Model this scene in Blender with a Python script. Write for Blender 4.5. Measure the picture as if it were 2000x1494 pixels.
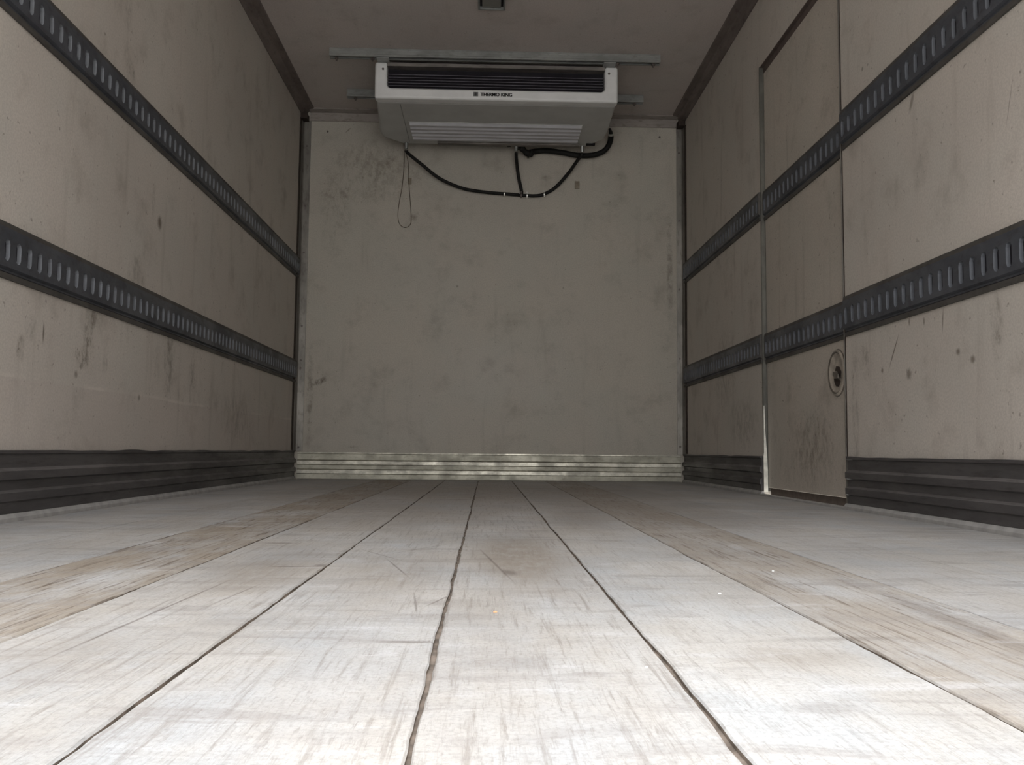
import bpy, bmesh, math, random
from mathutils import Vector, Matrix, noise

for o in list(bpy.data.objects): bpy.data.objects.remove(o)
scn = bpy.context.scene
COL = scn.collection
random.seed(7)

# ------------------------------------------------------------------ room size (metres)
HW = 1.1          # half width, x
Y0 = -0.12        # rear opening
D = 5.065         # front bulkhead
H = 2.112         # ceiling

# ------------------------------------------------------------------ camera
cam = bpy.data.cameras.new('camera'); co = bpy.data.objects.new('camera', cam); COL.objects.link(co)
R_ = Vector((0.99953836, -0.02882309, 0.00960752)); U_ = Vector((-0.01176636, -0.07569033, 0.99706195)); F_ = Vector((0.02801121, 0.99671471, 0.07599453))
m = Matrix((( R_.x, U_.x, -F_.x, -0.0245), (R_.y, U_.y, -F_.y, 0.0), (R_.z, U_.z, -F_.z, 0.1674), (0, 0, 0, 1)))
co.matrix_world = m
cam.sensor_fit = 'HORIZONTAL'; cam.sensor_width = 36.0; cam.lens = 36.0*1750/2000; cam.clip_start = 0.02
scn.camera = co

# ------------------------------------------------------------------ daylight outside the rear doors
w = bpy.data.worlds.new('overcast_sky'); scn.world = w; w.use_nodes = True
nt = w.node_tree; nt.nodes.clear()
wo = nt.nodes.new('ShaderNodeOutputWorld'); bg = nt.nodes.new('ShaderNodeBackground')
tc = nt.nodes.new('ShaderNodeTexCoord'); sx = nt.nodes.new('ShaderNodeSeparateXYZ'); rp = nt.nodes.new('ShaderNodeValToRGB')
nt.links.new(tc.outputs['Generated'], sx.inputs[0]); nt.links.new(sx.outputs['Z'], rp.inputs[0])
rp.color_ramp.elements[0].position = 0.0; rp.color_ramp.elements[0].color = (0.60, 0.585, 0.55, 1)
rp.color_ramp.elements[1].position = 1.0; rp.color_ramp.elements[1].color = (3.33, 3.4, 3.56, 1)
for p_, c_ in ((0.35, 0.80), (0.62, 1.15), (0.85, 2.5)):
    e_ = rp.color_ramp.elements.new(p_); e_.color = (c_*0.98, c_, c_*1.045, 1)
nt.links.new(rp.outputs[0], bg.inputs[0]); bg.inputs[1].default_value = 4.6
nt.links.new(bg.outputs[0], wo.inputs[0])
pl = bpy.data.lights.new('daylight_portal', 'AREA'); pl.shape = 'RECTANGLE'; pl.size = 2.2; pl.size_y = 2.11
pl.cycles.is_portal = True
po = bpy.data.objects.new('daylight_portal', pl); COL.objects.link(po)
po.location = (0, Y0-0.01, H/2); po.rotation_euler = (math.radians(90), 0, 0)

scn.view_settings.view_transform = 'Standard'; scn.view_settings.look = 'None'
scn.view_settings.gamma = 1.0; scn.view_settings.use_curve_mapping = False
scn.view_settings.exposure = 0.0

# ------------------------------------------------------------------ material helpers
class NT:
    def __init__(s, name):
        s.m = bpy.data.materials.new(name); s.m.use_nodes = True; s.t = s.m.node_tree
        s.b = s.t.nodes['Principled BSDF']
        s.tc = s.t.nodes.new('ShaderNodeTexCoord')
        s.P = s.tc.outputs['Object']; s._brk = None
    @property
    def brk(s):
        if s._brk is None: s._brk = s.ramp(s.noise(scale=(1, 1, .6), sc=38, det=6, rough=0.72, loc=(2, 8, 1)), 0.40, 0.66, 0.15, 1.5)
        return s._brk
    def n(s, typ, **kw):
        x = s.t.nodes.new(typ)
        for k, v in kw.items(): setattr(x, k, v)
        return x
    def L(s, a, b): s.t.links.new(a, b)
    def val(s, sock, v):
        if hasattr(v, 'is_linked') or hasattr(v, 'links'): s.L(v, sock)
        else: sock.default_value = v
    def noise(s, scale=(1, 1, 1), sc=5, det=4, rough=0.55, loc=(0, 0, 0), dist=0.0):
        mp = s.n('ShaderNodeMapping'); s.L(s.P, mp.inputs[0]); mp.inputs['Scale'].default_value = scale; mp.inputs['Location'].default_value = loc
        x = s.n('ShaderNodeTexNoise'); s.L(mp.outputs[0], x.inputs['Vector'])
        x.inputs['Scale'].default_value = sc; x.inputs['Detail'].default_value = det; x.inputs['Roughness'].default_value = rough
        x.inputs['Distortion'].default_value = dist
        return x.outputs['Fac']
    def ramp(s, f, a, b, lo=0.0, hi=1.0, smooth=True):
        x = s.n('ShaderNodeMapRange'); x.interpolation_type = 'SMOOTHSTEP' if smooth else 'LINEAR'
        s.L(f, x.inputs['Value'])
        for k, v in zip(('From Min', 'From Max', 'To Min', 'To Max'), (a, b, lo, hi)): x.inputs[k].default_value = v
        return x.outputs['Result']
    def math(s, op, a, b=None):
        x = s.n('ShaderNodeMath', operation=op); s.val(x.inputs[0], a)
        if b is not None: s.val(x.inputs[1], b)
        return x.outputs[0]
    def mix(s, f, a, b, blend='MIX'):
        x = s.n('ShaderNodeMix', data_type='RGBA', blend_type=blend)
        s.val(x.inputs['Factor'], f)
        for sock, v in ((x.inputs[6], a), (x.inputs[7], b)):
            if isinstance(v, tuple): sock.default_value = (*v, 1)
            else: s.L(v, sock)
        return x.outputs[2]
    def mark(s, c, r, ang=(0, 0, 0), strength=0.6, rough=0.5, nz=None):
        mp = s.n('ShaderNodeMapping', vector_type='TEXTURE'); s.L(s.P, mp.inputs[0])
        mp.inputs['Location'].default_value = c; mp.inputs['Rotation'].default_value = ang; mp.inputs['Scale'].default_value = r
        ln = s.n('ShaderNodeVectorMath', operation='LENGTH'); s.L(mp.outputs[0], ln.inputs[0])
        d = s.math('ADD', ln.outputs['Value'], s.math('MULTIPLY', nz, rough)) if nz is not None else ln.outputs['Value']
        f = s.ramp(d, 0.30 + rough*0.5, 1.20 + rough*0.5, strength, 0.0)
        if nz is not None and rough >= 1.0: f = s.math('MULTIPLY', f, s.brk)
        return f
    def bump(s, h, strength=0.2, dist=0.002):
        x = s.n('ShaderNodeBump'); s.L(h, x.inputs['Height']); x.inputs['Strength'].default_value = strength; x.inputs['Distance'].default_value = dist
        s.L(x.outputs[0], s.b.inputs['Normal'])
    def done(s, col=None, rough=0.5, metal=0.0, spec=0.5):
        if col is not None:
            if isinstance(col, tuple): s.b.inputs['Base Color'].default_value = (*col, 1)
            else: s.L(col, s.b.inputs['Base Color'])
        s.val(s.b.inputs['Roughness'], rough); s.val(s.b.inputs['Metallic'], metal)
        s.b.inputs['Specular IOR Level'].default_value = spec
        return s.m

def simple(name, col, rough=0.5, metal=0.0, var=0.12, sc=30, bump=0.0, spec=0.5):
    t = NT(name); n = t.noise(sc=sc, det=5)
    dark = tuple(c*(1-var) for c in col); light = tuple(min(1, c*(1+var)) for c in col)
    c = t.mix(t.ramp(n, 0.3, 0.7), dark, light)
    if bump: t.bump(n, bump, 0.001)
    return t.done(c, rough, metal, spec)

WALLC = (0.56, 0.51, 0.455)
def wall_mat(name, marks=(), axis='x', base=WALLC, dirt=1.0, low=None):
    t = NT(name)
    big = t.noise(sc=1.6, det=3, loc=(3, 1, 5)); blot = t.noise(sc=7, det=6, rough=0.65, loc=(9, 2, 1))
    streak = t.noise(scale=((1, 1, 0.12) if axis != 'z' else (1, 0.2, 1)), sc=16, det=4, loc=(1, 7, 3))
    speck = t.noise(sc=75, det=2, rough=0.4); fine = t.noise(sc=170, det=3, rough=0.7)
    mott = t.noise(sc=4.2, det=2, loc=(5, 5, 9))
    c = t.mix(t.ramp(big, 0.3, 0.7), tuple(b*0.93 for b in base), tuple(min(1, b*1.06) for b in base))
    c = t.mix(t.ramp(mott, 0.4, 0.68, 0.0, 0.35), c, (base[0]*0.93, base[1]*0.99, base[2]*1.0))
    c = t.mix(t.ramp(blot, 0.50, 0.80, 0, 0.5*dirt), c, (0.20, 0.165, 0.13))
    c = t.mix(t.ramp(streak, 0.56, 0.80, 0, 0.34*dirt), c, (0.22, 0.185, 0.15))
    c = t.mix(t.ramp(speck, 0.69, 0.79, 0, 0.6*dirt), c, (0.13, 0.10, 0.075))
    c = t.mix(t.ramp(fine, 0.40, 0.60, 0.0, 0.26), c, (base[0]*0.55, base[1]*0.55, base[2]*0.55))
    if low is not None:   # lower band, cleaner with a faint scuffed line on top
        sp = t.n('ShaderNodeSeparateXYZ'); t.L(t.P, sp.inputs[0])
        z = t.math('ADD', sp.outputs['Z'], t.math('MULTIPLY', t.noise(sc=3, det=3), 0.02))
        band = t.math('MULTIPLY', t.ramp(z, low-0.004, low, 0, 1), t.ramp(z, low+0.002, low+0.012, 1, 0))
        c = t.mix(t.math('MULTIPLY', band, t.ramp(t.noise(sc=2.2, det=3, loc=(4, 4, 4)), 0.4, 0.6, 0, 0.45)), c, tuple(min(1, b*1.25) for b in base))
        c = t.mix(t.ramp(z, low-0.006, low+0.004, 0.13, 0.0), c, (0.42, 0.335, 0.31))
    nz = t.noise(sc=55, det=5, rough=0.7)
    for (cc, rr, ang, st, rg) in marks:
        c = t.mix(t.mark(cc, rr, ang, st, rg, nz), c, (0.10, 0.075, 0.05))
    t.bump(blot, 0.12, 0.004)
    return t.done(c, t.ramp(big, 0.3, 0.7, 0.42, 0.6), 0.0, 0.35)

def sm(y, z, ry, rz, st=0.6, rg=0.6, a=0.0, x=-1.1):     # mark on a side wall
    return ((x, y, z), (0.5, ry, rz), (a, 0, 0), st, rg)
left_marks = [sm(2.914, .90, .022, .026, .85, .8), sm(2.431, .453, .035, .06, .6, 2.2), sm(2.40, .40, .05, .03, .6, 2.0), sm(2.188, .442, .005, .03, .75, .3),
    sm(2.085, .392, .02, .035, .45, 1.4), sm(2.544, .401, .02, .03, .4, 1.5), sm(3.045, .485, .06, .17, .42, 1.4), sm(2.738, .656, .07, .12, .3, 1.6),
    sm(2.643, 1.294, .022, .03, .6, 1.8), sm(2.788, .684, .02, .014, .5, 1.0), sm(2.126, .446, .03, .03, .35, 1.8), sm(2.854, .951, .015, .06, .25, 1.3),
    sm(2.37, .356, .012, .012, .6, .8), sm(2.8, .32, .012, .012, .6, .8), sm(3.3, .42, .05, .12, .3, 1.5), sm(2.45, .52, .04, .03, .45, 1.6), sm(2.6, 1.45, .03, .3, .22, 1.2), sm(3.9, .3, .3, .12, .25, 1.0)]
right_marks = [sm(2.435, .45, .0035, .062, .85, .2, 0.62, 1.1), sm(2.165, .50, .003, .035, .7, .2, .12, 1.1), sm(2.098, .414, .012, .010, .7, .7, 0, 1.1),
    sm(2.034, .389, .012, .012, .7, .7, 0, 1.1), sm(2.347, .382, .02, .02, .5, 1.6, 0, 1.1), sm(2.509, .405, .008, .008, .7, .7, 0, 1.1), sm(2.62, .45, .05, .06, .3, 1.8, 0, 1.1),
    sm(1.931, .448, .025, .10, .38, 1.3, 0, 1.1), sm(1.858, .93, .002, .06, .5, .2, .3, 1.1), sm(2.26, .51, .006, .012, .6, .6, 0, 1.1), sm(2.34, .52, .006, .012, .6, .6, 0, 1.1),
    sm(2.48, .57, .03, .08, .25, 1.6, 0, 1.1), sm(2.297, 1.106, .01, .03, .6, .6, .5, 1.1), sm(2.7, .3, .03, .3, .25, 1.0, 0, 1.1), sm(2.60, 1.33, .008, .008, .6, .6, 0, 1.1),
    sm(4.2, .55, .2, .2, .3, 1.5, 0, 1.1), sm(3.9, .3, .25, .12, .3, 1.0, 0, 1.1)]
def bm_(x, z, rx, rz, st=.6, rg=.8, a=0.0): return ((x, D, z), (rx, 0.5, rz), (0, a, 0), st, rg)
back_marks = [bm_(-.841, 2.0, .004, .025, .6, .2, .8), bm_(-.965, .547, .05, .02, .55, 1.6, -.5), bm_(-.769, .18, .03, .01, .5, 1.0),
    bm_(-.45, 1.50, .03, .03, .35, 1.5), bm_(-.2, 1.1, .008, .008, .5, .5), bm_(-.6, 1.75, .25, .12, .22, 1.5), bm_(-.7, 1.83, .2, .14, .22, 1.4), bm_(-.75, 1.62, .3, .05, .18, 1.4),
    bm_(.3, 1.74, .03, .02, .3, 1.2), bm_(-.9, 1.6, .1, .3, .22, 1.6), bm_(1.02, 1.2, .02, .35, .35, 1.2), bm_(-1.02, .45, .02, .3, .35, 1.2)]

M = {}
M['wall_left'] = wall_mat('fibreglass_panel_left', left_marks, low=0.335)
M['wall_right'] = wall_mat('fibreglass_panel_right', right_marks)
M['wall_back'] = wall_mat('fibreglass_panel_front', back_marks, base=(0.505, 0.465, 0.40), dirt=0.8)
M['ceiling'] = wall_mat('fibreglass_panel_ceiling', [((.03, 3.6, H), (.06, .05, .5), (0, 0, 0), .4, 1.6)], axis='z', base=(0.56, 0.50, 0.465), dirt=0.6)
dm = []
dm += [((1.112, 3.2, .12), (.5, .4, .12), (0, 0, 0), .12, 1.0), ((1.112, 3.1, .2), (.5, .22, .14), (0, 0, 0), .34, 1.6), ((1.112, 2.85, .42), (.5, .08, .09), (0, 0, 0), .3, 1.0)]
M['door'] = wall_mat('fibreglass_door_leaf', dm, base=(0.50, 0.45, 0.39), dirt=1.2)

def metal_mat(name, col, rough, metal=1.0, scr=0.35, dirtc=(0.05, 0.04, 0.035), dirt=0.5, axis=(1, 1, 1)):
    t = NT(name); a = t.noise(scale=axis, sc=9, det=5, rough=0.65); b = t.noise(scale=axis, sc=60, det=3)
    c = t.mix(t.ramp(a, 0.35, 0.7), tuple(x*(1-scr) for x in col), col)
    c = t.mix(t.ramp(b, 0.5, 0.75, 0, dirt), c, dirtc)
    t.bump(b, 0.08, 0.001)
    return t.done(c, t.ramp(a, 0.3, 0.7, rough+0.12, rough-0.08), metal, 0.5)
M['kick_front'] = metal_mat('lit_worn_aluminium', (0.70, 0.67, 0.575), 0.38, 0.75, 0.5, (0.20, 0.18, 0.13), 0.35, (1, 1, 1.5))  # same aluminium as the sides, worn and lightened for facing the opening
M['kick_groove'] = metal_mat('dull_shaded_aluminium', (0.50, 0.48, 0.40), 0.5, 0.6, 0.25, (0.2, 0.18, 0.13), 0.35, (1, 1, 1.5))  # groove bands: less worn, with shade from their angle put into the colour
M['kick_side'] = metal_mat('shaded_grimy_aluminium', (0.105, 0.098, 0.098), 0.5, 0.3, 0.3, (0.04, 0.034, 0.03), 0.5, (1, .3, 2))  # side copy of the aluminium, its colour darkened for facing away from the light
M['kick_lit'] = metal_mat('lit_rib_edge', (0.20, 0.185, 0.18), 0.5, 0.2, 0.4, (0.06, 0.05, 0.045), 0.5, (1, .3, 2))  # lighter colour painting the light caught by upward rib slopes
M['alu'] = metal_mat('aluminium_trim', (0.31, 0.29, 0.26), 0.42, 0.6, 0.35, (0.08, 0.06, 0.05), 0.45, (1, 1, .4))
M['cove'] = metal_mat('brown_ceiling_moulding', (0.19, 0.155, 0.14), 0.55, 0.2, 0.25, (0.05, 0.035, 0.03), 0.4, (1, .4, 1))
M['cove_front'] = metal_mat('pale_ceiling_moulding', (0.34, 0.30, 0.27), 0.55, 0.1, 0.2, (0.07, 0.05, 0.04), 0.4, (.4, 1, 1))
M['rail'] = metal_mat('dark_galvanised_steel', (0.100, 0.106, 0.122), 0.45, 0.35, 0.3, (0.035, 0.028, 0.024), 0.45, (1, .6, 1))
M['rail_lip'] = metal_mat('grimy_rail_flange', (0.085, 0.078, 0.07), 0.6, 0.1, 0.3, (0.03, 0.023, 0.018), 0.5, (1, .6, 1))
M['slot'] = metal_mat('lit_galvanised_slot_edge', (0.24, 0.25, 0.27), 0.5, 0.2, 0.25, (0.12, 0.12, 0.12), 0.2)  # slot walls coloured lighter to paint the light from the opening
M['slot_dim'] = metal_mat('dimmer_lit_slot_edge', (0.175, 0.185, 0.205), 0.5, 0.2, 0.25, (0.10, 0.10, 0.10), 0.2)  # right wall copy, the painted light kept dimmer
M['galv'] = metal_mat('galvanised_steel', (0.34, 0.345, 0.33), 0.45, 0.5, 0.35, (0.10, 0.09, 0.08), 0.3, (.5, 1, 1))
M['header'] = metal_mat('stained_metal_plate', (0.30, 0.27, 0.25), 0.45, 0.5, 0.5, (0.07, 0.06, 0.06), 0.4, (.3, 1, 1))
M['white'] = simple('off_white_plastic', (0.74, 0.74, 0.73), 0.38, 0, 0.06, 8)
M['grey_body'] = simple('shaded_pale_plastic', (0.47, 0.47, 0.455), 0.5, 0, 0.06, 8)  # greyer than the front cover: underside shade put into the colour
M['louvre'] = simple('lit_slat_plastic', (0.60, 0.60, 0.63), 0.45, 0, 0.06, 12)  # lighter than the housing: light on the tilted slats put into the colour
M['black'] = simple('black_recess', (0.012, 0.010, 0.014), 0.6, 0, 0.2, 20, spec=0.2)
M['wire'] = simple('dark_grille_wire', (0.10, 0.09, 0.11), 0.4, 0.3, 0.2)
M['ink'] = simple('black_print', (0.012, 0.012, 0.012), 0.5, 0, 0.1)
M['rubber'] = simple('black_rubber', (0.013, 0.012, 0.011), 0.65, 0, 0.25, 40, 0.1, 0.25)
M['clamp'] = simple('bright_steel_band', (0.55, 0.54, 0.50), 0.35, 0.6, 0.2)
M['brown_wire'] = simple('thin_brown_wire', (0.10, 0.07, 0.05), 0.6, 0, 0.2)
M['clip'] = simple('beige_brown_pad', (0.26, 0.22, 0.17), 0.7, 0, 0.15, 60)
M['screw'] = simple('dull_screw_head', (0.12, 0.10, 0.09), 0.5, 0.3, 0.2)
M['dark_gap'] = simple('dark_seal_and_shade', (0.05, 0.038, 0.032), 0.8, 0, 0.2, 40, spec=0.2)  # rubber and joints, also painted shade in gaps and recesses
M['handle'] = simple('dull_cast_metal', (0.40, 0.355, 0.30), 0.5, 0.2, 0.25, 30)
M['handle_dark'] = simple('dark_brown_metal', (0.14, 0.12, 0.10), 0.55, 0.2, 0.3, 30)
M['lens'] = simple('smoky_plastic_lens', (0.14, 0.135, 0.12), 0.4, 0, 0.2, 12)
M['paint_chip'] = simple('white_flake', (0.85, 0.85, 0.82), 0.6, 0, 0.05)
M['orange_chip'] = simple('orange_flake', (0.85, 0.42, 0.22), 0.6, 0, 0.05)
M['gap_dirt'] = simple('packed_brown_dirt', (0.20, 0.165, 0.135), 0.9, 0, 0.35, 50, spec=0.1)
M['ground'] = simple('outside_tarmac', (0.34, 0.33, 0.31), 0.9, 0, 0.25, 3)

# floor boards: grey paint worn to bare timber, board by board
PITCH = 0.1862; PX0 = -0.0655
def floor_mat():
    t = NT('worn_grey_floorboards')
    sp = t.n('ShaderNodeSeparateXYZ'); t.L(t.P, sp.inputs[0])
    k = t.math('FLOOR', t.math('DIVIDE', t.math('SUBTRACT', sp.outputs['X'], PX0), PITCH))
    wn = t.n('ShaderNodeTexWhiteNoise', noise_dimensions='1D'); t.L(k, wn.inputs['W'])
    rnd = wn.outputs['Value']
    cloud = t.noise(scale=(1.2, 0.9, 1), sc=2.6, det=4, loc=(2, 2, 0))
    cross = t.noise(scale=(3.0, 12, 1), sc=1.9, det=5, rough=0.6, dist=0.9)
    grain = t.noise(scale=(34, 1.6, 1), sc=4.0, det=6, rough=0.7, dist=0.3)
    fibre = t.noise(scale=(70, 7, 1), sc=5.0, det=3, rough=0.7)
    fine = t.noise(sc=240, det=3, rough=0.7)
    wear = t.noise(scale=(3, 0.8, 1), sc=3.0, det=6, rough=0.68, loc=(7, 3, 0))
    c = t.mix(t.ramp(cloud, 0.3, 0.7), (0.42, 0.425, 0.425), (0.58, 0.57, 0.55))
    hue = t.noise(scale=(1.6, 1.0, 1), sc=4.5, det=5, rough=0.65, loc=(11, 4, 0))
    c = t.mix(t.ramp(hue, 0.42, 0.62, 0, 0.55), c, (0.50, 0.465, 0.415))
    c = t.mix(t.ramp(hue, 0.46, 0.30, 0, 0.6), c, (0.46, 0.485, 0.50))
    c = t.mix(t.math('MULTIPLY', rnd, 0.30), c, (0.40, 0.39, 0.38))
    # worn brown boards: -4..-3 (left) and +2 (right)
    def board(i): return t.math('COMPARE', k, float(i))
    def cmp(i, w_):
        x = t.n('ShaderNodeMath', operation='COMPARE'); t.L(k, x.inputs[0]); x.inputs[1].default_value = float(i); x.inputs[2].default_value = 0.2
        return t.math('MULTIPLY', x.outputs[0], w_)
    brown = None
    for i, w_ in ((-3, 1.0), (2, 0.72), (-2, 0.28), (0, 0.30), (-1, 0.22), (3, 0.1), (-4, 0.2), (1, 0.12)):
        b = cmp(i, w_); brown = b if brown is None else t.math('ADD', brown, b)
    wf = t.math('MULTIPLY', t.ramp(wear, 0.30, 0.58), brown)
    c = t.mix(wf, c, (0.36, 0.31, 0.25))
    gf = t.math('MULTIPLY', t.ramp(grain, 0.50, 0.68), t.math('ADD', t.math('MULTIPLY', brown, 0.9), 0.15))
    c = t.mix(gf, c, (0.15, 0.115, 0.085))
    c = t.mix(t.ramp(cross, 0.50, 0.70, 0, 0.55), c, (0.31, 0.285, 0.265))
    c = t.mix(t.ramp(cross, 0.43, 0.25, 0, 0.45), c, (0.66, 0.655, 0.66))
    c = t.mix(t.ramp(fibre, 0.54, 0.72, 0, 0.35), c, (0.20, 0.17, 0.14))
    c = t.mix(t.ramp(fine, 0.45, 0.65, 0, 0.28), c, (0.22, 0.20, 0.18))
    nb = t.noise(scale=(3, 1, 1), sc=16, det=5, rough=0.7)
    for (x, y, rx, ry, st) in [(.03, 1.45, .085, .42, .75), (-.15, 1.25, .09, .35, .35), (-.33, 1.25, .08, .25, .5), (.2, 2.2, .09, .5, .35), (-.3, 2.4, .3, .6, .35), (.4, 2.6, .3, .7, .4), (0, 3.6, .9, .9, .45), (.23, .75, .08, .05, .35), (-.38, .75, .06, .1, .3)]:
        c = t.mix(t.math('MULTIPLY', t.mark((x, y, 0), (rx, ry, .5), (0, 0, 0), st, .9, nb), t.ramp(nb, .3, .65, .5, 1.2)), c, (0.29, 0.25, 0.205))
    # short dark skid marks across the boards and scratches
    nz = t.noise(sc=70, det=4, rough=0.7)
    for (x, y, rx, ry, a, st) in [(-.30, 1.30, .035, .006, .05, .55), (-.39, 1.62, .035, .012, 0, .45), (-.09, .80, .035, .006, 0, .5), (-.26, 1.315, .012, .018, 0, .5),
            (-.15, 1.30, .002, .12, .25, .5), (-.13, 1.55, .002, .10, -.5, .5), (-.19, 1.45, .002, .09, .5, .45), (-.01, 1.35, .0025, .22, .12, .5), (.01, 1.25, .012, .03, .2, .5),
            (.21, 1.7, .05, .008, .02, .4), (.08, 1.75, .03, .008, .02, .35), (-.36, .93, .0022, .26, -.05, .55), (-.31, 1.05, .002, .10, -.1, .4), (-.10, 1.0, .0018, .08, .1, .45),
            (.2, .6, .03, .02, 0, .25), (.45, .9, .02, .35, -.03, .3), (-.075, 1.02, .0018, .05, -.3, .5), (-.01, .72, .05, .03, 0, .22), (.30, .82, .08, .012, .1, .25)]:
        c = t.mix(t.mark((x, y, 0), (rx, ry, .5), (0, 0, a), st, .7, nz), c, (0.11, 0.085, 0.07))
    h = t.math('ADD', t.math('MULTIPLY', grain, 1.0), t.math('ADD', fibre, t.math('MULTIPLY', cross, 1.2)))
    t.bump(h, 0.45, 0.0028)
    return t.done(c, t.ramp(cloud, 0.3, 0.7, 0.62, 0.78), 0.0, 0.25)
M['floor'] = floor_mat()

# ------------------------------------------------------------------ mesh helpers
def obj(name, bm, mats, parent=None, smooth=False, bevel=0.0, seg=2):
    me = bpy.data.meshes.new(name); bmesh.ops.recalc_face_normals(bm, faces=bm.faces[:]); bm.to_mesh(me); bm.free()
    for mt in (mats if isinstance(mats, (list, tuple)) else [mats]): me.materials.append(mt)
    if smooth:
        for p in me.polygons: p.use_smooth = True
    o = bpy.data.objects.new(name, me); COL.objects.link(o)
    if parent is not None:
        o.parent = parent
        o.matrix_parent_inverse = Matrix.Translation(-parent.location)
    if bevel:
        b = o.modifiers.new('bevel', 'BEVEL'); b.width = bevel; b.segments = seg; b.limit_method = 'ANGLE'; b.angle_limit = math.radians(35)
        b.harden_normals = False
    return o
def empty(name, loc, label=None, cat=None, group=None):
    o = bpy.data.objects.new(name, None); COL.objects.link(o); o.location = loc; o.empty_display_size = 0.05
    return tag(o, label, cat, group)
def tag(o, label=None, cat=None, group=None):
    if label: o['label'] = label
    if cat: o['category'] = cat
    if group: o['group'] = group
    return o
def struct(name, bm, mats, label=None, cat=None, parent=None, **kw):
    o = obj(name, bm, mats, parent, **kw); o['kind'] = 'structure'
    return tag(o, label, cat)
def box(bm, x0, x1, y0, y1, z0, z1, mi=0):
    vs = [bm.verts.new((x, y, z)) for x in (x0, x1) for y in (y0, y1) for z in (z0, z1)]
    for f in ((0, 1, 3, 2), (4, 6, 7, 5), (0, 4, 5, 1), (2, 3, 7, 6), (0, 2, 6, 4), (1, 5, 7, 3)):
        fc = bm.faces.new([vs[i] for i in f]); fc.material_index = mi
def prism(bm, pts, axis, a0, a1, mi=0, mats=None):
    """closed 2-D outline swept along an axis; pts are the two other coordinates in xyz order"""
    def P(p, a):
        return {'x': (a, p[0], p[1]), 'y': (p[0], a, p[1]), 'z': (p[0], p[1], a)}[axis]
    A = [bm.verts.new(P(p, a0)) for p in pts]; B = [bm.verts.new(P(p, a1)) for p in pts]
    n = len(pts)
    for i in range(n):
        f = bm.faces.new((A[i], A[(i+1) % n], B[(i+1) % n], B[i])); f.material_index = mats[i] if mats else mi
    for L in (A, B):
        f = bm.faces.new(L); f.material_index = mi
def cyl(bm, p0, p1, r, n=14, r1=None):
    p0, p1 = Vector(p0), Vector(p1); d = (p1-p0).normalized(); a = d.orthogonal().normalized(); b = d.cross(a)
    r1 = r if r1 is None else r1
    A = [bm.verts.new(p0+(a*math.cos(2*math.pi*i/n)+b*math.sin(2*math.pi*i/n))*r) for i in range(n)]
    B = [bm.verts.new(p1+(a*math.cos(2*math.pi*i/n)+b*math.sin(2*math.pi*i/n))*r1) for i in range(n)]
    for i in range(n): bm.faces.new((A[i], A[(i+1) % n], B[(i+1) % n], B[i]))
    bm.faces.new(A); bm.faces.new(B)
def spline(pts, k=8):
    P = [Vector(p) for p in pts]; P = [P[0]*2-P[1]]+P+[P[-1]*2-P[-2]]; out = []
    for i in range(1, len(P)-2):
        for j in range(k):
            t = j/k; a, b, c, d = P[i-1:i+3]
            out.append(0.5*((2*b)+(c-a)*t+(2*a-5*b+4*c-d)*t*t+(3*b-a-3*c+d)*t**3))
    out.append(P[-2]); return out
def tube(bm, pts, r, n=10, k=8, rf=None):
    S = spline(pts, k); rings = []; up = Vector((0, 1, 0))
    for i, p in enumerate(S):
        d = (S[min(i+1, len(S)-1)]-S[max(i-1, 0)]).normalized()
        a = d.cross(up)
        a = a.normalized() if a.length > 1e-3 else d.orthogonal().normalized()
        b = d.cross(a); rr = r*(rf(i/(len(S)-1)) if rf else 1)
        rings.append([bm.verts.new(p+(a*math.cos(2*math.pi*j/n)+b*math.sin(2*math.pi*j/n))*rr) for j in range(n)])
    for A, B in zip(rings, rings[1:]):
        for j in range(n): bm.faces.new((A[j], A[(j+1) % n], B[(j+1) % n], B[j]))
    bm.faces.new(rings[0]); bm.faces.new(rings[-1])
BM = bmesh.new

# ------------------------------------------------------------------ setting: floor of boards with real gaps
bm = BM()
edges = sorted([PX0+PITCH*k for k in range(-5, 7)] + [])
gapw = {-5: .0012, -4: .0020, -3: .0048, -2: .0046, -1: .0042, 0: .0040, 1: .0036, 2: .0034, 3: .0020, 4: .0010, 5: .0008, 6: .0008}
ks = list(range(-5, 7)); STEP = 0.02; NY = int((5.05-Y0)/STEP)
def wob(x, y, s): return (noise.noise(Vector((x*9+s, y*3.2, 0)))*0.0024 + noise.noise(Vector((x*5+s*3, y*14, 4)))*0.0014 + noise.noise(Vector((x*5, y*60, s*7)))*0.0007)
cols = [-1.068] + ks + [1.068]
def colx(c, side, y):
    if c == -1.068 or c == 1.068: return c
    x = PX0+PITCH*c
    x0 = x+wob(x, y, 0)*0.8
    g = gapw[c]*0.5*(1+0.9*noise.noise(Vector((x*3, y*6, 9))))
    return x0 + side*max(g, 0.0002) + noise.noise(Vector((x*7+side, y*45, 2)))*gapw[c]*0.28
for a, b in zip(cols, cols[1:]):
    prev = None
    for i in range(NY+1):
        y = Y0+STEP*i
        if i == NY: y = 5.062
        xa, xb = colx(a, 1, y), colx(b, -1, y)
        e = min(0.0016, (xb-xa)/4); ea = min(.0016, gapw.get(a, .003)*.32); eb = min(.0016, gapw.get(b, .003)*.32)
        row = [bm.verts.new(v) for v in ((xa, y, -.0045), (xa, y, -.0016), (xa+ea, y, 0), (xb-eb, y, 0), (xb, y, -.0016), (xb, y, -.0045))]
        if prev:
            for j in range(5): bm.faces.new((prev[j], prev[j+1], row[j+1], row[j])).material_index = 1 if j in (0, 4) else 0
        prev = row
box(bm, -1.0995, 1.0995, Y0, D-.0005, -.05, -.0042, 1)
struct('floor', bm, [M['floor'], M['gap_dirt']], 'worn grey painted timber floorboards running away from the camera', 'floor')

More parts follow.
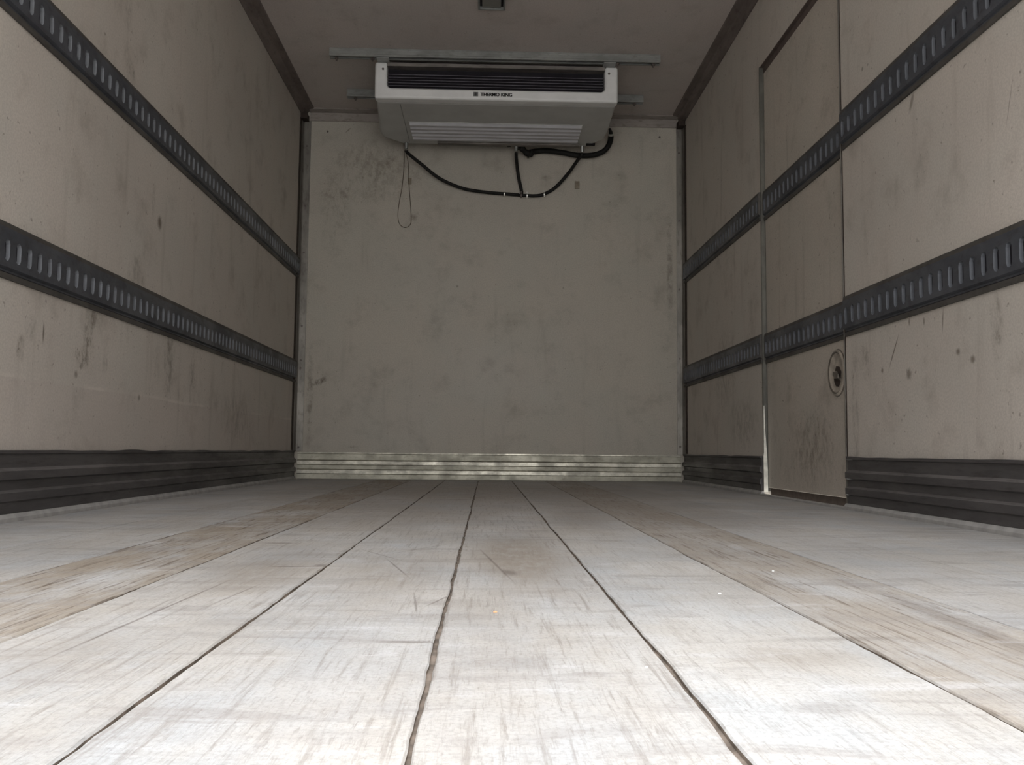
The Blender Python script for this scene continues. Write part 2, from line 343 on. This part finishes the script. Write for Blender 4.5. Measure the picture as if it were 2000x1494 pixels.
# walls and ceiling, with thickness
bm = BM(); box(bm, -1.16, -1.1, Y0, D, -.06, H)
struct('wall_left', bm, M['wall_left'], 'dirty cream panel wall at the left', 'wall')
bm = BM(); box(bm, -1.16, 1.16, D, D+.06, -.06, H)
struct('wall_back', bm, M['wall_back'], 'cream bulkhead panel at the far end', 'wall')
bm = BM(); box(bm, -1.16, 1.16, Y0, D+.06, H, H+.06)
struct('ceiling', bm, M['ceiling'], 'grey-brown panel ceiling', 'ceiling')
# right wall with door opening y 2.765..3.6, z 0..1.772
DY0, DY1, DZ = 2.762, 3.605, 1.776
bm = BM()
box(bm, 1.1, 1.16, Y0, DY0, -.06, H); box(bm, 1.1, 1.16, DY0+.0015, DY1-.0015, DZ, H); box(bm, 1.1, 1.16, DY1, D, -.06, H)
struct('wall_right', bm, M['wall_right'], 'dirty cream panel wall at the right around the side door', 'wall')
bm = BM(); box(bm, 1.104, 1.16, DY0-.001, DY0+.0015, DZ, H); box(bm, 1.104, 1.16, DY1-.0015, DY1, DZ, H)
struct('trim_1', bm, M['dark_gap'], 'thin dark seams above the side door', 'seam')

# door frame edging (aluminium reveal)
bm = BM()
box(bm, 1.0995, 1.13, DY1-.004, DY1+.0, .015, DZ); box(bm, 1.0975, 1.1, DY1-.004, DY1+.006, .015, DZ)
struct('trim_2', bm, metal_mat('door_edge_aluminium', (0.20, 0.195, 0.17), 0.4, 0.4, 0.45, (0.10, 0.08, 0.06), 0.4, (1, 1, .5)), 'aluminium edging at the far side of the side door', 'door edging')
bm = BM()
box(bm, 1.0965, 1.13, DY0+.006, DY0+.010, .015, DZ)
struct('trim_3', bm, M['alu'], 'aluminium edging at the near side of the side door', 'door edging')
bm = BM(); box(bm, 1.1, 1.15, DY0+.003, DY1-.004, DZ-.004, DZ+.0)
box(bm, 1.113, 1.15, DY0+.003, DY1-.004, DZ-.03, DZ-.004)
struct('trim_4', bm, simple('header_shade_brown', (0.10, 0.075, 0.065), 0.7, 0, .2, 30), 'dark brown strip painted as header shade over the side door', 'door seal')  # brown strip paints the shadow in the recess under the door header

# side door leaf, set back 13 mm
door = BM(); box(door, 1.113, 1.155, DY0+.010, DY1-.010, .029, DZ-.03)
door_o = struct('door_1', door, M['door'], 'flush cream side door with oval recessed handle', 'door', bevel=0.002)
bm = BM(); box(bm, 1.0985, 1.155, DY0, DY0+.006, .155, H-.05); box(bm, 1.125, 1.155, DY0+.003, DY1-.004, .0, .029); box(bm, 1.125, 1.155, DY0+.003, DY0+.010, .022, DZ-.03); box(bm, 1.125, 1.155, DY1-.010, DY1-.004, .022, DZ-.03)
struct('trim_5', bm, M['dark_gap'], 'dark rubber seal and painted gap shade around the side door', 'door seal')  # near strip paints the shadow of the door gap, the rest is seal

# ------------------------------------------------------------------ slotted lashing rails
def rail_bm(side, y0, y1, z0, z1, xw, pitch=0.0482, depth=0.012):
    """side -1 left wall, +1 right wall; xw wall plane; profile sticks into the room"""
    X = lambda d: xw - side*d
    bm = BM(); h = z1-z0
    s0, s1 = z0+h*0.235, z0+h*0.775      # slotted web strip
    web = depth-0.001
    def strip(pa, pb, mi):
        v = [bm.verts.new((X(pa[0]), y0, pa[1])), bm.verts.new((X(pb[0]), y0, pb[1])), bm.verts.new((X(pb[0]), y1, pb[1])), bm.verts.new((X(pa[0]), y1, pa[1]))]
        f = bm.faces.new(v); f.material_index = mi
    low = [(0, z0), (.006, z0), (.007, z0+h*.10), (.003, z0+h*.125), (.003, z0+h*.165), (web, z0+h*.20), (web, s0)]
    top = [(web, s1), (web, z1-h*.10), (.010, z1-h*.06), (.008, z1), (0, z1)]
    for i in range(len(low)-1): strip(low[i], low[i+1], 2 if i in (0, 1) else (0 if i > 2 else 3))
    for i in range(len(top)-1): strip(top[i], top[i+1], 2 if i >= 1 else 0)
    strip((0, z0), (0, z1), 0)
    # web cells with capsule slots
    n = max(1, round((y1-y0)/pitch)); p = (y1-y0)/n; sw = 0.0215/2; zc = (s0+s1)/2; hh = (s1-s0)*(0.37 if side < 0 else 0.41)
    for i in range(n):
        ya, yb = y0+i*p, y0+(i+1)*p; yc = (ya+yb)/2
        ins = []; out = []
        K = 4
        for j in range(K+1):
            a = math.pi*j/K; ins.append((yc+sw*math.cos(a), zc+hh-sw+sw*math.sin(a)*1.0)); 
            out.append((yb+(ya-yb)*j/K, s1))
        for j in range(K+1):
            a = math.pi+math.pi*j/K; ins.append((yc+sw*math.cos(a), zc-hh+sw+sw*math.sin(a)))
            out.append((ya+(yb-ya)*j/K, s0))
        N = len(ins)
        vi = [bm.verts.new((X(web), a, b)) for a, b in ins]; vo = [bm.verts.new((X(web), a, b)) for a, b in out]; vd = [bm.verts.new((X(0.0015), a, b)) for a, b in ins]
        for j in range(N):
            q = (j+1) % N
            bm.faces.new((vo[j], vo[q], vi[q], vi[j])).material_index = 0
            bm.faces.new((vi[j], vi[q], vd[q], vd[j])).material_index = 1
        bm.faces.new(vd).material_index = 3
    for yy in (y0, y1):
        pts = low+top
        bm.faces.new([bm.verts.new((X(a), yy, b)) for a, b in pts]).material_index = 2
    return bm
RM = {-1: [M['rail'], M['slot'], M['rail_lip'], M['black']], 1: [M['rail'], M['slot_dim'], M['rail_lip'], M['black']]}
def rail(name, side, y0, y1, z0, z1, xw=1.1, label=None, group='slotted lashing rails', parent=None):
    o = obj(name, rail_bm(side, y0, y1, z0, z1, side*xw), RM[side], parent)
    return tag(o, label, 'cargo rail', group) if label else o
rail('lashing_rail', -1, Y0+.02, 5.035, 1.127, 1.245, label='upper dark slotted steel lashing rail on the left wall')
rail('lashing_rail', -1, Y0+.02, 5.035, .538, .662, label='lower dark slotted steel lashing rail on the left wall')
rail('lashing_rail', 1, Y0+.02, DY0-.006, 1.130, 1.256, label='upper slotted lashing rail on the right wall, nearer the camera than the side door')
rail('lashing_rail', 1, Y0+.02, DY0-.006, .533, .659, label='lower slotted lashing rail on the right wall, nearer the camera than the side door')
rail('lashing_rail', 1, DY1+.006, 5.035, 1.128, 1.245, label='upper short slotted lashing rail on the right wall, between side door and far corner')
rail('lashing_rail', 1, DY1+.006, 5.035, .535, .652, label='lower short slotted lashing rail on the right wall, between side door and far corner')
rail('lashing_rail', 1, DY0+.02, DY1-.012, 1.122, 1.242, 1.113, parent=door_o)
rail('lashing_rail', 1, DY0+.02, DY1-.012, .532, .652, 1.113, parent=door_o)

# recessed oval door handle
HC = (2.866, .430)
def ell(ry, rz, n=36): return [(HC[0]+ry*math.cos(2*math.pi*i/n), HC[1]+rz*math.sin(2*math.pi*i/n)) for i in range(n)]
bm = BM()
prof = [(.072, .078, 0), (.070, .076, .004), (.063, .069, .008), (.058, .064, .005), (.046, .053, .0006)]
rings = [[bm.verts.new((1.113-d, y, z)) for y, z in ell(a, b)] for a, b, d in prof]
for A, B in zip(rings, rings[1:]):
    for i in range(36): bm.faces.new((A[i], A[(i+1) % 36], B[(i+1) % 36], B[i])).material_index = 1 if A is rings[0] or A is rings[2] else 0  # outer rim and dish edge take the darker metal
bm.faces.new(rings[-1])
hp = obj('handle_plate', bm, [M['handle'], M['handle_dark']], door_o, smooth=True); hp['label'] = 'oval metal handle plate with dark-rimmed dished centre'
bm = BM()
prism(bm, [(HC[0]-.034+a, HC[1]+b) for a, b in ((0, 0), (.016, .018), (.040, .022), (.050, .008), (.030, .004), (.024, -.010), (.006, -.018))], 'x', 1.1105, 1.1122)
prism(bm, [(HC[0]-.026+a, HC[1]+b) for a, b in ((0, -.030), (.014, -.046), (.034, -.044), (.048, -.030), (.054, -.012), (.036, -.020), (.014, -.022))], 'x', 1.1105, 1.1122)
obj('recess_shade', bm, M['dark_gap'], hp)  # dark patches painting the shade inside the handle recess
bm = BM(); cyl(bm, (1.112, HC[0]-.002, HC[1]-.010), (1.102, HC[0]-.002, HC[1]-.010), .011, 18)
prism(bm, [(HC[0]-.036, HC[1]-.022), (HC[0]-.006, HC[1]-.020), (HC[0]+.008, HC[1]-.008), (HC[0]+.004, HC[1]+.004), (HC[0]-.010, HC[1]+.002), (HC[0]-.034, HC[1]-.008)], 'x', 1.099, 1.105)
obj('lever', bm, M['handle_dark'], hp, bevel=.0015)

# ------------------------------------------------------------------ kick plates (corrugated extrusions)
def kick_profile(z0, z1, base=.006, out=.016):
    h = z1-z0; f = [0, .17, .20, .33, .37, .51, .54, .67, .72, .93, .95, 1.0]
    d = [base+.003, base+.003, out, out, base, base, out, out, base, base, out*.8, out*.8]
    return [(d[i], z0+h*f[i]) for i in range(len(f))]
def kick(name, axis, sgn, wall, a0, a1, z0, z1, mats, label, wave=False):
    bm = BM(); pr = kick_profile(z0, z1)
    n = max(1, int(abs(a1-a0)/.02))
    rows = []
    for i in range(n+1):
        a = a0+(a1-a0)*i/n; r = []
        for j, (d, z) in enumerate(pr):
            zz = z+(noise.noise(Vector((a*6, j, 0)))*.0035 if j >= len(pr)-1 and wave else 0)
            dd = d+noise.noise(Vector((a*7, j*.3, 5)))*.0012
            r.append(bm.verts.new((wall-sgn*dd, a, zz) if axis == 'y' else (a, wall-sgn*dd, zz)))
        t_ = r[-1].co.z
        r.append(bm.verts.new((wall-sgn*.0003, a, t_) if axis == 'y' else (a, wall-sgn*.0003, t_)))
        r.append(bm.verts.new((wall-sgn*.0003, a, z0) if axis == 'y' else (a, wall-sgn*.0003, z0)))
        rows.append(r)
    N = len(rows[0])
    for A, B in zip(rows, rows[1:]):
        for j in range(N):
            f = bm.faces.new((A[j], A[(j+1) % N], B[(j+1) % N], B[j])); f.material_index = 1 if j in ((0, 4, 8) if axis == 'x' else (3, 7)) else 0
    bm.faces.new(rows[0]); bm.faces.new(rows[-1])
    return struct(name, bm, mats, label, 'kick plate')
kick('baseboard_left', 'y', -1, -1.1, Y0+.01, 5.045, .016, .158, [M['kick_side'], M['kick_lit']], 'dark ribbed kick plate along the left wall', True)
kick('baseboard_right', 'y', 1, 1.1, Y0+.01, DY0-.012, .016, .158, [M['kick_side'], M['kick_lit']], 'dark ribbed kick plate on the right wall before the side door', True)
kick('baseboard_right', 'y', 1, 1.1, DY1+.010, 5.045, .016, .156, [M['kick_side'], M['kick_lit']], 'dark ribbed kick plate on the right wall past the side door', True)
kick('baseboard_back', 'x', 1, D, -1.078, 1.078, .003, .150, [M['kick_front'], M['kick_groove']], 'bright ribbed aluminium kick plate along the far wall')
# bright torn metal edge of the far kick plate beside the door
bm = BM()
prism(bm, [(1.096, .012), (1.1125, .012), (1.1125, .10), (1.109, .18), (1.1035, .26), (1.1015, .36), (1.0985, .36), (1.0975, .17), (1.096, .160)], 'y', DY1-.0062, DY1-.0042)
struct('trim_6', bm, simple('bright_cut_aluminium', (.85, .83, .75), .35, .3, .15), 'bright cut metal edge beside the foot of the side door', 'metal edge')
# narrow ledges between kick plate and boards
for nm, s in (('trim_7', -1), ('trim_8', 1)):
    bm = BM()
    for ya, yb, zt in ([(Y0, 5.05, .0155)] if s < 0 else [(Y0, DY0, .0155), (DY0, DY1, .005), (DY1, 5.05, .0155)]):
        prism(bm, [(s*1.0995, -.006), (s*1.0995, zt), (s*1.090, zt), (s*1.084, zt*.4), (s*1.083, -.006)], 'y', ya, yb)
    struct(nm, bm, simple('dusty_grey_ledge', (.36, .35, .335), .7, 0, .15, 25), 'dusty grey strip along the foot of the %s wall' % ('left' if s < 0 else 'right'), 'edge strip')

# ------------------------------------------------------------------ corner and ceiling mouldings
for nm, s in (('trim_9', -1), ('trim_10', 1)):
    bm = BM(); wI = 1.052 if s < 0 else 1.060
    prism(bm, [(s*1.0995, D-.0005), (s*1.0995, D-.055), (s*1.0965, D-.055), (s*1.094, D-.012), (s*1.088, D-.007), (s*wI, D-.006), (s*wI, D-.0005)], 'z', .153, 2.05)
    o = struct(nm, bm, M['alu'], 'aluminium corner angle at the far %s corner' % ('left' if s < 0 else 'right'), 'corner trim')
    bm = BM()
    for z in (.175, .62, .665, .86, 1.28, 1.55, 1.90) if s < 0 else (.2, .7, 1.1, 1.5, 1.9):
        cyl(bm, (s*1.074, D-.006, z), (s*1.074, D-.009, z), .006, 10)
    obj('rivets', bm, M['screw'], o)
bm = BM()
for s in (-1, 1): box(bm, s*1.0975-.0025, s*1.0975+.0025, D-.085, D-.056, .16, 2.04)
struct('trim_11', bm, M['dark_gap'], 'dark strips in the far corners', 'sealant')  # dark strips down the far vertical corners
for nm, s in (('trim_12', -1), ('trim_13', 1)):
    bm = BM(); prism(bm, [(s*1.0995, H-.0005), (s*1.0995, H-.042), (s*1.094, H-.042), (s*1.086, H-.026), (s*1.070, H-.018), (s*1.064, H-.010), (s*1.034, H-.007), (s*1.030, H-.0005)], 'y', Y0, D-.012)
    struct(nm, bm, M['cove'], 'brown moulding between ceiling and %s wall' % ('left' if s < 0 else 'right'), 'moulding')
bm = BM(); prism(bm, [(D-.0005, H-.0005), (D-.0005, H-.062), (D-.006, H-.062), (D-.009, H-.058), (D-.012, H-.016), (D-.05, H-.008), (D-.05, H-.0005)], 'x', -1.058, 1.064)
struct('trim_14', bm, M['cove_front'], 'pale moulding between ceiling and far wall', 'moulding')
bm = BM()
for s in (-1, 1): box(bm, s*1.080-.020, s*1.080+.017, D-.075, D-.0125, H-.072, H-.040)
struct('trim_15', bm, M['dark_gap'], 'dark blocks standing in for shaded gaps where the mouldings meet in the far corners', 'gap')  # solid dark blocks painting corner shade over the moulding ends

# ------------------------------------------------------------------ ceiling channels
def channel(y, x0, x1, label, bolts):
    e = empty('ceiling_channel', (0, y, H), label, 'mounting rail', 'steel channels carrying the cooling unit')
    bm = BM(); w_, h_ = .041, .041; t_ = .0035
    # open channel, mouth down
    prism(bm, [(y, H-.001), (y+w_, H-.001), (y+w_, H-h_), (y+w_-.010, H-h_), (y+w_-.010, H-h_+.007), (y+w_-.010+.003, H-h_+.007), (y+w_-t_, H-h_+t_), (y+w_-t_, H-t_-.001),
        (y+t_, H-t_-.001), (y+t_, H-h_+t_), (y+.007, H-h_+.007), (y+.010, H-h_+.007), (y+.010, H-h_), (y, H-h_), (y, H-h_*.78), (y+.0018, H-h_*.72), (y+.0018, H-h_*.30), (y, H-h_*.24)], 'x', x0, x1)
    obj('channel', bm, M['galv'], e)
    bm = BM(); box(bm, x0+.002, x1-.002, y+t_+.001, y+w_-t_-.001, H-.020, H-t_-.002); obj('channel_shadow_liner', bm, M['black'], e).name = 'shadow_strip'  # black strip painting the shade inside the channel mouth
    for x in bolts:
        bm = BM(); cyl(bm, (x, y+w_/2, H-.030), (x, y+w_/2, H-h_-.016), .0045, 10); cyl(bm, (x, y+w_/2, H-h_-.008), (x, y+w_/2, H-h_-.001), .010, 6)
        obj('bolt', bm, M['screw'], e)
    return e
channel(4.236, -.808, .808, 'longer galvanised ceiling channel in front of the cooling unit', (-.775, -.60, .60, .775))
channel(4.735, -.800, .812, 'shorter galvanised ceiling channel, seen sticking out both sides of the cooling unit', (-.755, .765))

# ------------------------------------------------------------------ evaporator (cooling unit)
EX0, EX1, EY0, EY1, EZ0, EZ1 = -.592, .606, 4.285, 4.945, 1.884, 2.066
ev = empty('cooling_unit', (0, EY0, EZ0), 'white ceiling-hung refrigeration evaporator with wide black grille', 'cooling unit')
def arc(cx, cy, r, a0, a1, n=5): return [(cx+r*math.cos(math.radians(a0+(a1-a0)*i/n)), cy+r*math.sin(math.radians(a0+(a1-a0)*i/n))) for i in range(n+1)]
bm = BM()
body = [(EX0+.004, EY0+.055), (EX1-.004, EY0+.055)] + [(EX1+.004, 4.70)] + arc(EX1-.035, 4.80, .035, 0, 50, 4) + arc(EX1-.11, EY1-.03, .03, 50, 90, 3) + arc(EX0+.10, EY1-.03, .03, 90, 130, 3) + arc(EX0+.012, 4.82, .035, 130, 180, 4) + [(EX0-.026, 4.74)]
prism(bm, body, 'z', EZ0, H-.044)
obj('housing', bm, M['grey_body'], ev, bevel=.012, seg=3)
# U-shaped white front cover with rounded corners
gx0, gx1, gz = -.532, .541, 1.938
bm = BM()
o_ = [(EX0, EZ1)] + arc(EX0+.012, EZ0+.012, .012, 180, 270, 4) + arc(EX1-.012, EZ0+.012, .012, 270, 360, 4) + [(EX1, EZ1), (gx1, EZ1)] + list(reversed(arc(gx1-.022, gz+.022, .022, 270, 360, 5))) + list(reversed(arc(gx0+.022, gz+.022, .022, 180, 270, 5))) + [(gx0, EZ1)]
# split in three convex-ish prisms to keep triangulation clean
def prism_xz(pts, y0, y1, bm): prism(bm, pts, 'y', y0, y1)
prism_xz(o_, EY0, EY0+.058, bm)
obj('front_cover', bm, M['white'], ev, bevel=.014, seg=4)
bm = BM(); box(bm, gx0-.001, gx1+.001, EY0+.048, EY0+.0535, gz-.002, EZ1-.018); obj('grille', bm, M['black'], ev)
gr = ev.children[-1]
for i in range(6):
    bm = BM(); z = gz+.008+i*.0140; cyl(bm, (gx0, EY0+.030, z), (gx1, EY0+.030, z), .0016, 8); obj('grille_wire', bm, M['wire'], gr)
bm = BM(); box(bm, gx0, gx1, EY0+.004, EY0+.050, EZ1-.018, EZ1-.001)
hd = obj('header_plate', bm, M['header'], ev); hd['label'] = 'stained metal plate above the grille'
for x in (gx0-.020, gx1+.020):
    bm = BM(); cyl(bm, (x, EY0+.002, 2.030), (x, EY0-.0025, 2.030), .0058, 12); obj('screw', bm, M['screw'], ev)
# hanging brackets to the channels
for x in (-.55, .56):
    bm = BM(); box(bm, x-.03, x+.03, 4.24, 4.34, EZ1-.002, H-.0415); obj('mounting_bracket', bm, M['galv'], ev)
# louvred outlet beneath
lx0, lx1, ly0, ly1 = -.447, .462, 4.600, 4.862
bm = BM(); box(bm, lx0-.004, lx1+.004, ly0-.004, ly1+.006, EZ0-.003, EZ0+.004); lv = obj('air_outlet', bm, M['grey_body'], ev)
for i in range(5):
    y = ly0+(ly1-ly0)*i/5; bm = BM()
    prism(bm, [(y, EZ0-.003), (y+.016, EZ0-.013), (y+.046, EZ0-.010), (y+.050, EZ0-.003)], 'x', lx0, lx1)
    obj('slat', bm, M['louvre'], lv)
bm = BM(); box(bm, -.315, .478, 4.885, 4.925, EZ0-.010, EZ0+.002); ds = obj('rear_strip', bm, M['header'], ev, bevel=.002); ds['label'] = 'dark strip at the rear of the underside'  # darker strip across the rear of the underside
bm = BM(); box(bm, .515, .565, 4.875, 4.905, EZ0-.004, EZ0+.002); obj('cable_slot', bm, M['black'], ev)
bm = BM(); box(bm, EX0+.118, EX0+.121, EY0+.07, 4.90, EZ0-.0012, EZ0+.002); obj('panel_seam', bm, M['galv'], ev)
for x in (-.492, .497, .125):
    bm = BM(); cyl(bm, (x, 4.925, EZ0+.004), (x, 4.93, EZ0-.033), .011, 14, .0085); obj('drain_spigot', bm, M['galv'], ev)
# lettering and emblem
def text(name, s, loc, size, sx, parent, mat, ext=.0004, off=0.0):
    cu = bpy.data.curves.new(name, 'FONT'); cu.body = s; cu.size = size; cu.extrude = ext; cu.offset = off; cu.align_x = 'LEFT'
    tmp = bpy.data.objects.new('tmp_text', cu); COL.objects.link(tmp); bpy.context.view_layer.update()
    me = bpy.data.meshes.new_from_object(tmp); bpy.data.objects.remove(tmp)
    xs = [v.co.x for v in me.vertices]; wx = max(xs)-min(xs); mn = min(xs)
    for v in me.vertices: x, y, z = v.co; v.co = ((x-mn)*sx/wx, -z, y)
    me.materials.clear(); me.materials.append(mat)
    b2 = bmesh.new()
    for dx in (0, .0007, .0014):
        n0 = len(b2.verts); b2.from_mesh(me); b2.verts.ensure_lookup_table()
        for v in list(b2.verts)[n0:]: v.co.x += dx
    b2.to_mesh(me); b2.free()
    o = bpy.data.objects.new(name, me); COL.objects.link(o); o.parent = parent
    o.location = Vector(loc)-parent.location
    return o
text('lettering', 'THERMO KING', (-.073, EY0-.0007, 1.9040), .0235, .155, ev, M['ink'], .0005, .0004)
bm = BM(); ex, ez = -.108, 1.9015
box(bm, ex, ex+.024, EY0-.0006, EY0+.002, ez, ez+.022)
eb = obj('emblem', bm, simple('dark_grey_print', (.16, .16, .155), .5, 0, .1), ev)
bm = BM(); cx_, cz_ = ex+.012, ez+.011
for a in (0, 60, 120):
    c_, s_ = math.cos(math.radians(a+90))*.0095, math.sin(math.radians(a+90))*.0095
    cyl(bm, (cx_-c_, EY0-.0009, cz_-s_), (cx_+c_, EY0-.0009, cz_+s_), .0012, 6)
for z in (-.006, .006): box(bm, cx_-.007, cx_+.007, EY0-.0012, EY0-.0004, cz_+z-.001, cz_+z+.001)
obj('emblem_mark', bm, M['ink'], eb)

# ------------------------------------------------------------------ drain hoses, insulated pipe, loop of wire
dh = empty('drain_hose', (.166, 5.04, 1.633), 'thin black rubber drain hoses joined at a tee below the cooling unit', 'hose')
Lp = [(-.492, 4.930, 1.843), (-.489, 4.934, 1.834), (-0.463, 4.96, 1.818), (-0.405, 4.99, 1.78), (-0.304, 5.02, 1.711), (-0.172, 5.04, 1.663), (-0.04, 5.047, 1.645), (0.063, 5.05, 1.639), (0.146, 5.05, 1.634)]
Mp = [(.125, 4.93, 1.843), (.125, 4.935, 1.834), (0.128, 4.965, 1.81), (0.142, 5.02, 1.735), (0.163, 5.048, 1.650)]
Rp = [(0.186, 5.05, 1.632), (0.234, 5.05, 1.630), (0.289, 5.05, 1.640), (0.356, 5.043, 1.680), (0.427, 5.02, 1.756), (0.475, 4.965, 1.815), (.494, 4.936, 1.834), (.497, 4.932, 1.843)]
for P in (Lp, Mp, Rp):
    bm = BM(); tube(bm, P, .0095, 10); obj('hose', bm, M['rubber'], dh, smooth=True)
bm = BM(); cyl(bm, (.140, 5.05, 1.633), (.195, 5.05, 1.631), .0085); cyl(bm, (.164, 5.05, 1.633), (.164, 5.049, 1.655), .0085); obj('tee_fitting', bm, M['rubber'], dh)
for (x, z, tilt) in ((.063, 1.638, .012), (.160, 1.632, .002), (.194, 1.630, .0), (.292, 1.639, -.010)):
    bm = BM(); d = Vector((1, 0, -tilt*10)).normalized()
    cyl(bm, Vector((x, 5.05, z))-d*.0035, Vector((x, 5.05, z))+d*.0035, .0118, 16)
    box(bm, x-.004, x+.004, 5.030, 5.040, z+.008, z+.018); box(bm, x-.003, x+.003, 5.034, 5.044, z-.017, z-.009)
    obj('hose_clamp', bm, M['clamp'] if x != .160 else M['screw'], dh)
tp = empty('refrigerant_pipe', (.4, 5.02, 1.87), 'thick black lagged pipe looping under the right of the cooling unit', 'pipe')
Tp = [(0.653, 4.93, 1.99), (0.665, 4.96, 1.965), (0.662, 5.0, 1.93), (0.634, 5.02, 1.893), (0.575, 5.025, 1.869), (0.486, 5.03, 1.866), (0.398, 5.03, 1.880), (0.31, 5.03, 1.890), (0.245, 5.03, 1.886), (0.205, 5.01, 1.872)]
bm = BM(); tube(bm, Tp, .0155, 14, 8, lambda t: .45+.55*min(1, t/.14)); obj('lagging', bm, M['rubber'], tp, smooth=True)
bm = BM(); tube(bm, [(.215, 5.02, 1.870), (.195, 5.005, 1.862), (.175, 4.99, 1.872), (.150, 4.97, 1.888), (.135, 4.965, 1.880)], .017, 10, 4, lambda t: 1.15-.3*t+.15*math.sin(t*22)); cyl(bm, (.198, 5.0, 1.862), (.196, 5.0, 1.838), .006, 8)
cyl(bm, (.09, 4.957, 1.893), (.14, 4.957, 1.893), .006, 8); cyl(bm, (.075, 4.957, 1.89), (.095, 4.957, 1.89), .008, 8)
obj('valve_wrap', bm, M['rubber'], tp)
bm = BM(); cyl(bm, (.664, 4.955, 1.972), (.665, 4.963, 1.962), .0145, 14); obj('band', bm, M['clamp'], tp)
Wp = [(-0.510, 4.95, 1.888), (-0.512, 5.03, 1.834), (-0.522, 5.055, 1.686), (-0.543, 5.060, 1.551), (-0.542, 5.060, 1.477), (-0.524, 5.060, 1.444), (-0.497, 5.060, 1.436), (-0.474, 5.060, 1.454), (-0.469, 5.060, 1.493), (-0.477, 5.060, 1.597), (-0.484, 5.050, 1.686), (-0.491, 5.048, 1.806), (-0.502, 5.03, 1.860), (-0.506, 4.95, 1.888)]
bm = BM(); tube(bm, Wp, .0016, 6, 6); tag(obj('wire_loop', bm, M['brown_wire'], smooth=True), 'long loop of thin brown wire hanging from the left of the cooling unit', 'wire')
bm = BM(); box(bm, -.493, -.471, D-.0075, D-.0005, 1.688, 1.726); box(bm, -.488, -.476, D-.012, D-.007, 1.692, 1.722)
tag(obj('cable_clip', bm, M['clip'], bevel=.002), 'small brown adhesive clip holding the wire loop to the far wall', 'clip')
bm = BM(); box(bm, .470, .497, D-.007, D-.0005, 1.680, 1.724)
tag(obj('adhesive_pad', bm, M['clip'], bevel=.002), 'small beige adhesive pad alone on the far wall, right of the hoses', 'pad')
for (x, z, l) in ((-.958, 1.990, 'small screw in the far wall near its top left corner'), (.963, 1.995, 'small screw in the far wall near its top right corner')):
    bm = BM(); cyl(bm, (x, D, z), (x, D-.004, z), .006, 12); tag(obj('screw', bm, M['screw']), l, 'screw')

# ------------------------------------------------------------------ ceiling lamp / vent
cl = empty('ceiling_lamp', (-.022, 3.68, H), 'small square recessed metal lamp fitting in the ceiling', 'lamp')
bm = BM(); a0, a1, b0, b1 = -.082, .036, 3.56, 3.80
box(bm, a0, a1, b0, b0+.008, H-.018, H-.0005); box(bm, a0, a1, b1-.008, b1, H-.018, H-.0005)
box(bm, a0, a0+.008, b0+.008, b1-.008, H-.018, H-.0005); box(bm, a1-.008, a1, b0+.008, b1-.008, H-.018, H-.0005)
obj('frame', bm, M['galv'], cl)
bm = BM(); box(bm, a0+.018, a1-.018, b0+.015, b1-.012, H-.012, H-.001); obj('lens', bm, M['lens'], cl, bevel=.003)
bm = BM(); box(bm, a0+.008, a1-.008, b0+.008, b1-.008, H-.0035, H-.0008); obj('backing', bm, M['black'], cl)

# ------------------------------------------------------------------ crumbs on the boards
for i, (x, y, s, mt, l) in enumerate(((.255, 1.074, .0019, 'paint_chip', 'tiny white paint flake on the floor, brightest, right of centre'), (-.013, .945, .0020, 'orange_chip', 'tiny orange flake on the centre floorboard'),
        (.385, 1.279, .0018, 'paint_chip', 'tiny white flake on the brown worn board at the right'), (.102, .708, .0013, 'paint_chip', 'tiny pale flake beside the gap right of the centre board'))):
    bm = BM(); prism(bm, [(x-s, y-s*.5), (x-s*.2, y-s), (x+s, y-s*.2), (x+s*.4, y+s*1.2), (x-s*.6, y+s*.7)], 'z', .0002, .0014)
    tag(obj('paint_flake' if mt == 'paint_chip' else 'orange_flake', bm, M[mt]), l, 'flake', 'flakes on the floor')

# ------------------------------------------------------------------ outside
bm = BM(); box(bm, -25, 25, -40, Y0-.6, -1.15, -1.10)
struct('ground', bm, M['ground'], 'tarmac outside behind the camera', 'ground')
